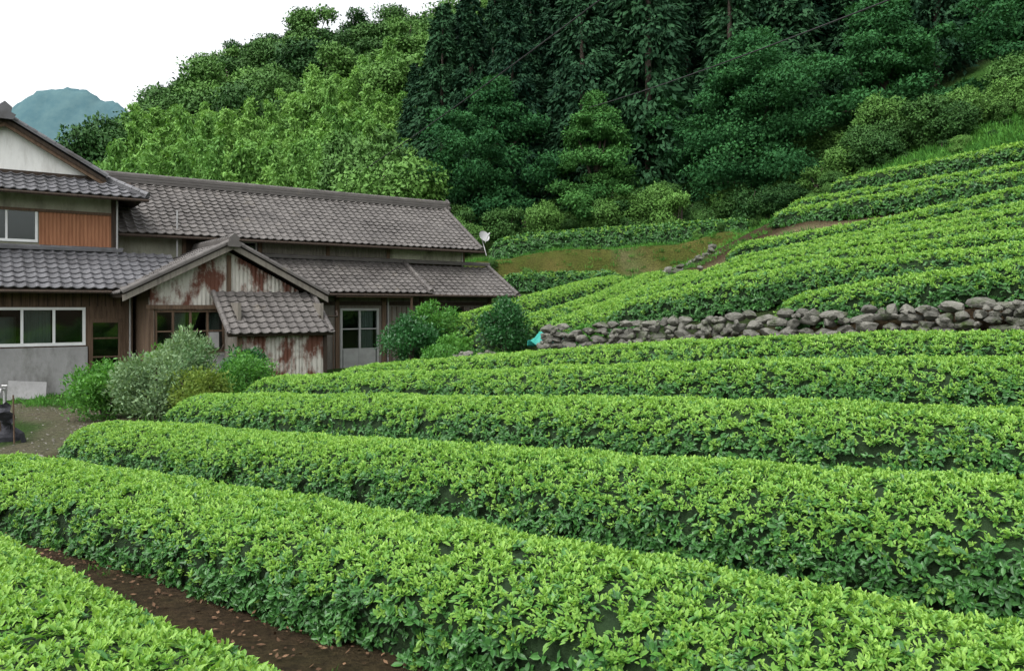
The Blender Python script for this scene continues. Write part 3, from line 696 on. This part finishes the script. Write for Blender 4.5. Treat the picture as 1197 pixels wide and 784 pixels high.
def wallY(x0,x1,z0,z1,y,t,mat,ops=()):
    xs_=sorted({x0,x1,*[o[0] for o in ops],*[o[1] for o in ops]}); zs_=sorted({z0,z1,*[o[2] for o in ops],*[o[3] for o in ops]})
    for a,b_ in zip(xs_[:-1],xs_[1:]):
        for c_,d_ in zip(zs_[:-1],zs_[1:]):
            mx,mz=(a+b_)/2,(c_+d_)/2
            if any(o[0]<mx<o[1] and o[2]<mz<o[3] for o in ops): continue
            walls.box(a,b_,y,y+t,c_,d_,mat)
def window(x0,x1,z0,z1,y,n=2,fm='frame',fw=.05,curtain=None,bars=0,mb=None):
    mb=mb or wins
    mb.box(x0-.02,x1+.02,y-.03,y+.07,z1-fw,z1+.02,fm); mb.box(x0-.02,x1+.02,y-.05,y+.07,z0-.03,z0+fw,fm)
    mb.box(x0-.02,x0+fw,y-.027,y+.07,z0+fw,z1-fw,fm); mb.box(x1-fw,x1+.02,y-.027,y+.07,z0+fw,z1-fw,fm)
    for i in range(1,n):
        c_=x0+(x1-x0)*i/n; mb.box(c_-fw*.6,c_+fw*.6,y-.02,y+.065,z0+fw,z1-fw,fm)
    for i in range(bars):
        c_=z0+(z1-z0)*(i+1)/(bars+1); mb.box(x0+fw,x1-fw,y-.01,y+.02,c_-.02,c_+.02,fm)
    mb.box(x0+fw,x1-fw,y+.03,y+.038,z0+fw,z1-fw,'glass')
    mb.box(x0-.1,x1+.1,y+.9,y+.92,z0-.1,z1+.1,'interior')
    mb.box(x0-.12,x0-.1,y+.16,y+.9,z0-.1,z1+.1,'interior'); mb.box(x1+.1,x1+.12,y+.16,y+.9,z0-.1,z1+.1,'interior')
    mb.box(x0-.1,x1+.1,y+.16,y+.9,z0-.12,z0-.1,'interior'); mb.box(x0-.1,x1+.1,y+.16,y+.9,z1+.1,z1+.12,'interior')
    if curtain:
        for a,b_ in curtain: 
            nn=24; V=[]
            for i in range(nn+1):
                xx=a+(b_-a)*i/nn; yy=y+.12+.02*math.sin(i*1.9)
                V+=[(xx,yy,z0+.02),(xx,yy,z1-.02)]
            mb.add(V,[(2*i,2*i+2,2*i+3,2*i+1) for i in range(nn)],'curtain')
def corrug(mb,x0,x1,z0,z1,y,mat,per=.09,amp=.014,ztop=None):
    nn=int((x1-x0)/per*4); V=[]
    for i in range(nn+1):
        xx=x0+(x1-x0)*i/nn; yy=y-amp*math.sin(i*math.pi/2)
        V+=[(xx,yy,z0),(xx,yy,z1 if ztop is None else ztop(xx))]
    mb.add(V,[(2*i,2*i+2,2*i+3,2*i+1) for i in range(nn)],mat)
wallY(-2.85,2.98,3.8,5.3,.9,.15,'plaster',[(-1.3,.95,4.38,5.28)])
wallY(-2.85,2.98,5.3,5.95,.88,.15,'plaster')
corrug(walls,1.0,2.96,4.15,5.26,.875,'orange',.1,.012)
trim.box(2.9,3.04,.84,.98,3.9,5.9,'wood_dark'); trim.box(-2.85,2.9,.83,.9,5.24,5.32,'wood')
window(-1.3,.95,4.38,5.28,.9,3,'frame',.045,[(-1.2,-.4)])
walls.box(2.83,2.98,1.06,7.2,3.8,6.2,'plaster'); walls.box(-2.85,-2.7,1.06,7.2,0,6.2,'plaster'); walls.box(-2.85,2.98,7.2,7.35,0,6.4,'plaster')
walls.add([(cx-2.35,1.12,6.3),(cx+2.35,1.12,6.3),(cx,1.12,7.7)],[(0,1,2)],'white')
trim.box(cx-2.3,cx+2.3,1.06,1.12,6.3,6.42,'wood_dark')
def barge(xa,za,xb,zb,y,w=.16,t=.05,mat='wood'):
    V=[(xa,y,za),(xb,y,zb),(xb,y,zb-w),(xa,y,za-w),(xa,y+t,za),(xb,y+t,zb),(xb,y+t,zb-w),(xa,y+t,za-w)]
    trim.add(V,[(0,1,2,3),(7,6,5,4),(0,4,5,1),(3,2,6,7),(0,3,7,4),(1,5,6,2)],mat)
for sg in (1,-1):
    barge(cx+sg*2.62,EZ+1.03*SLP-.03,cx,RZ-.03,.9,.2,.06,'wood')
    barge(AX+sg*2.93,2.80,AX,4.32,-2.36,.17,.06,'plank')
wallY(-3.2,3.3,1.35,3.3,-.2,.15,'wood',[(-1.05,2.03,1.42,2.45),(2.15,3.0,1.35,2.12)])
wallY(-3.2,2.1,-.2,1.35,-.25,.2,'concrete'); wallY(2.1,3.3,-.2,.5,-.2,.2,'concrete'); wallY(3.0,3.3,.5,1.35,-.2,.15,'wood')
window(-1.05,2.03,1.42,2.45,-.2,4,'frame',.055,[(-.98,-.35),(.52,1.2)])
window(2.15,3.0,.5,2.12,-.2,1,'wood',.09,None,2,door)
door.box(2.24,2.91,-.12,-.06,.58,1.25,'wood')
trim.box(-1.15,-.75,-.235,-.19,1.36,2.5,'frame')
wins.tube([(.1,.15,1.4),(.1,.15,2.2)],[.28,.28],'alu',16)
walls.box(3.15,3.3,-.05,.3,0,3.3,'wood')
for i in range(30):
    xx=-3.1+i*.21
    trim.box(xx-.01,xx+.01,-.225,-.19,2.5,3.1,'wood_dark')
wallY(3.04,5.2,3.9,5.05,1.7,.12,'plaster'); wallY(5.2,16.1,3.9,5.05,1.7,.12,'wood_dark',[(6.4,7.6,4.35,4.72)])
corrug(walls,7.8,12.6,4.3,4.9,1.68,'plank',.12,.01); corrug(walls,12.7,16.0,4.28,4.9,1.68,'plaster',.12,.008)
for xx in (5.2,7.7,10.2,12.65,16.05): trim.box(xx-.06,xx+.06,1.62,1.75,4.2,4.95,'wood')
window(6.4,7.6,4.35,4.72,1.7,2,'alu',.03)
walls.box(2.98,16.1,6.3,6.42,0,5.0,'plaster')
walls.add([(16.1,1.7,3.2),(16.1,6.42,3.2),(16.1,6.42,5.1),(16.1,4,6.66),(16.1,1.7,5.1)],[(0,1,2,3,4)],'plank')
walls.box(16.0,16.5,.5,6.3,0,3.2,'plank')
wallY(7.8,16.5,-.1,3.25,.3,.15,'plank',[(8.6,9.5,1.2,2.3),(10.1,11.55,.3,2.42),(13.6,15.2,1.5,2.5)])
window(8.6,9.5,1.2,2.3,.3,2,'wood',.05,None,1)
window(13.6,15.2,1.5,2.5,.3,3,'wood_dark',.05,None,1)
window(10.1,11.55,.3,2.42,.3,2,'alu',.06,[(10.9,11.4)],2,door)
door.box(10.2,11.45,.3,.325,.37,1.0,'alu')
for xx in (7.9,9.95,11.75,13.3,16.4): trim.box(xx-.07,xx+.07,.22,.33,-.1,3.2,'wood')
trim.box(7.95,16.4,.235,.32,2.55,2.68,'wood_dark')
trim.tube([(12.5,-.45,-.1),(12.5,-.45,2.95)],[.05,.05],'wood',8); trim.box(9.6,12.55,-.5,-.4,2.82,2.93,'wood')
for i in range(22):
    xx=11.9+i*.2
    if not 13.5<xx<15.3: trim.box(xx-.012,xx+.012,.275,.31,.1,2.5,'wood')
trim.box(8.15,8.5,.1,.28,0,.9,'wood'); trim.tube([(9.7,.0,0),(9.78,.2,1.7)],[.02,.02],'wood',6); trim.tube([(11.95,.1,0),(11.9,.22,1.9)],[.025,.02],'wood',6)
wallY(3.4,7.75,1.1,2.75,-1.9,.12,'rust',[(3.55,5.45,1.2,2.38)]); wallY(3.4,7.75,-.2,1.1,-1.92,.15,'concrete')
walls.box(3.4,3.52,-1.78,.3,0,3.0,'wood'); walls.box(7.63,7.75,-1.78,.3,-.2,3.0,'wood')
corrug(walls,3.42,7.72,2.5,3.0,-1.93,'rust',.12,.012,lambda x_:4.1-abs(x_-AX)*.515)
trim.box(3.3,7.85,-2.0,-1.9,2.42,2.54,'wood'); trim.box(3.36,3.5,-1.98,-1.86,0,2.42,'wood'); trim.box(7.6,7.8,-1.98,-1.86,0,2.42,'wood')
trim.box(AX-.06,AX+.06,-1.99,-1.94,2.55,4.0,'wood')
window(3.55,5.45,1.2,2.38,-1.9,4,'wood',.05,[(4.0,4.4),(4.95,5.35)],1)
wallY(5.45,8.0,-.2,.55,-3.3,.12,'concrete'); walls.box(5.45,5.55,-3.18,-1.95,-.2,2.6,'plank'); walls.box(7.9,8.0,-3.18,-1.95,-.2,2.6,'plank')
corrug(walls,5.45,7.2,.5,1.8,-3.32,'rust',.12,.014); wallY(5.5,7.95,.55,1.85,-3.28,.08,'plank'); corrug(walls,7.2,8.0,.5,1.75,-3.33,'rust',.15,.01)
trim.box(5.4,5.52,-3.36,-3.26,.5,1.85,'wood'); trim.box(7.93,8.04,-3.36,-3.26,.5,1.85,'wood_dark')
trim.tube([(7.85,-3.2,2.2),(8.7,-2.6,2.2),(9.2,-1.4,2.35)],[.03]*3,'wood_dark',6)
trim.box(5.0,5.25,-2.08,-1.93,1.3,1.75,'alu')
for (x0,x1,yy,zz) in ((3.0,16.6,.93,4.7),(8.6,17.3,-.62,2.9),(-3.9,2.6,-1.02,2.9),(cx-HW,cx+HW,.08,EZ-.06)):
    trim.tube([(x0,yy,zz),(x1,yy,zz)],[.045,.045],'wood_dark',7)
for (xx,yy,z0,z1) in ((16.0,1.64,4.0,4.75),(3.2,-.35,.1,2.9),(4.9,1.3,4.0,5.6),(11.9,.2,0,2.9),(3.05,.8,3.9,5.7)):
    trim.tube([(xx,yy,z0),(xx,yy,z1)],[.03,.03],'alu',7)
walls.obj('walls',house); wins.obj('windows',house); door.obj('doors',house); trim.obj('trim',house)

mb=MB(); V=[];R=8;K=20
for i in range(R):
    r=.24*i/(R-1)
    for j in range(K):
        a=2*math.pi*j/K; V.append((r*math.cos(a),-.9*r*r+0,r*math.sin(a)))
Fc=[(i*K+j,i*K+(j+1)%K,(i+1)*K+(j+1)%K,(i+1)*K+j) for i in range(R-1) for j in range(K)]
V=np.array(V); mb.add(V,Fc,'alu'); mb.tube([(0,0,-.28),(0,-.38,-.1)],[.012,.012],'alu',6); mb.tube([(0,-.36,-.1),(0,-.42,-.07)],[.035,.035],'frame',8)
mb.tube([(0,.03,0),(0,.15,-.05),(0,.15,-.8)],[.02,.02,.02],'alu',6)
o=mb.obj('satellite_dish',smooth=True); o.location=(-1.15,32.7,2.9); o.rotation_euler=(math.radians(-25),0,math.radians(35))
def wire(p,q,sag):
    mb=MB(); P=[]
    for i in range(25):
        t=i/24; v=Vector(p).lerp(Vector(q),t); v.z-=sag*4*t*(1-t); P.append(tuple(v))
    mb.tube(P,[.024]*25,'wire',5); mb.obj('power_line')
wire((-10,50.5,8.2),(9,11,10.2),.3); wire((4.5,47,11.7),(12,9,6.6),.3)

mb=MB(); z=H1(-10.6,16.6)
mb.tube([(0,0,0),(0,0,.75)],[.035,.03],'alu',8); mb.tube([(0,-.02,.72),(.02,-.16,.74),(.02,-.2,.66)],[.022,.02,.018],'alu',8); mb.box(-.12,.12,-.12,.12,0,.08,'concrete'); mb.tube([(-.06,0,.8),(.06,0,.8)],[.015,.015],'alu',6)
o=mb.obj('standpipe_tap'); o.location=(-10.6,16.8,z)
mb=MB(); V=[]
for i in range(16):
    for j in range(10):
        u,v=i/15,j/9; V.append((u*.9+.05*noise.noise(Vector((u*5,v*5,1))),.25*noise.noise(Vector((u*3,v*4,9)))+v*.25,.75*v*(1-.35*u)+.06*noise.noise(Vector((u*7,v*7,4)))))
ix=np.arange(160).reshape(16,10); mb.add(V,np.stack([ix[:-1,:-1],ix[1:,:-1],ix[1:,1:],ix[:-1,1:]],-1).reshape(-1,4),'net')
for u in (0,.45,.9): mb.tube([(u,.12,-.1),(u,.14,.85-.2*u)],[.015,.015],'wood',6)
o=mb.obj('garden_netting'); o.location=(-8.6,14.1,H1(-8.6,14.1)); o.rotation_euler=(0,0,2.6)
mb=MB(); mb.add([(-.9,0,0),(.0,0,0),(.05,.25,.42),(-.85,.25,.5),(-.9,.03,0),(.0,.03,0),(.05,.28,.42),(-.85,.28,.5)],[(0,1,2,3),(7,6,5,4),(0,4,5,1),(3,2,6,7),(0,3,7,4),(1,5,6,2)],'concrete')
mb.box(-.1,.15,-.3,0,0,.02,'wood'); o=mb.obj('leaning_board'); o.location=(-12.7,21.9,-2.45); o.rotation_euler=(0,0,math.radians(36))

# distant hill: long low ridge
mb=MB(); V=[]; nxh,nyh=260,40
for j in range(nyh):
    for i in range(nxh):
        u=i/(nxh-1); v=j/(nyh-1); x=-1500+1300*u; y=850+300*v
        hgt=300*math.exp(-((x+560)/210)**2)+120*math.exp(-((x+900)/200)**2)+60*math.exp(-((x+1200)/160)**2)
        V.append((x,y,-20+hgt*min(1,v*1.6)*(1-max(0,v-.7)*1.2)+14*noise.noise(Vector((x*.012,y*.012,0)))+5*noise.noise(Vector((x*.05,y*.05,0)))+4*noise.noise(Vector((x*.15,y*.15,0)))))
ix=np.arange(nxh*nyh).reshape(nyh,nxh)
M['far']=surf_mat('far_forest_haze_tint',(.055,.11,.13),(.09,.155,.165),.05,.95,.0,.2,spec=0)  # atmospheric haze put into the hill's bluish base colour
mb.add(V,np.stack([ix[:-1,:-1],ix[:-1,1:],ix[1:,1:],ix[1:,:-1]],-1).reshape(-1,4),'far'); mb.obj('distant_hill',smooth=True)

# ------------------------------------------------------------------ light, world, camera
w=bpy.data.worlds.new('World'); scene.world=w; w.use_nodes=True; nt=w.node_tree; nt.nodes.clear()
sky=nd(nt,'ShaderNodeTexSky',sky_type='NISHITA'); sky.sun_disc=False; sky.sun_elevation=math.radians(58); sky.sun_rotation=math.radians(215)
sky.air_density=1.2; sky.dust_density=4
hs=nd(nt,'ShaderNodeHueSaturation'); hs.inputs['Saturation'].default_value=.12; hs.inputs['Value'].default_value=2.35; nt.links.new(sky.outputs[0],hs.inputs['Color'])
bg=nd(nt,'ShaderNodeBackground'); bg.inputs[1].default_value=.15; nt.links.new(hs.outputs[0],bg.inputs[0])
wo=nd(nt,'ShaderNodeOutputWorld'); nt.links.new(bg.outputs[0],wo.inputs[0])
sl_=bpy.data.lights.new('sun','SUN'); sl_.energy=1.3; sl_.angle=math.radians(40); sl_.color=(1,.97,.92)
so=bpy.data.objects.new('sun',sl_); COL.objects.link(so)
az=math.radians(215); el=math.radians(58)
dirv=Vector((math.sin(az)*math.cos(el),math.cos(az)*math.cos(el),math.sin(el)))
so.rotation_euler=(dirv).to_track_quat('Z','Y').to_euler(); so.location=(0,0,40)
cam=bpy.data.cameras.new('camera'); co=bpy.data.objects.new('camera',cam); COL.objects.link(co)
cam.lens=28.27; cam.sensor_width=36; cam.shift_y=-32/1197; cam.clip_end=6000; cam.clip_start=.05
co.location=(0,0,0); co.rotation_euler=(math.radians(90),0,0); scene.camera=co
scene.view_settings.view_transform='Standard'; scene.view_settings.look='None'; scene.view_settings.exposure=0
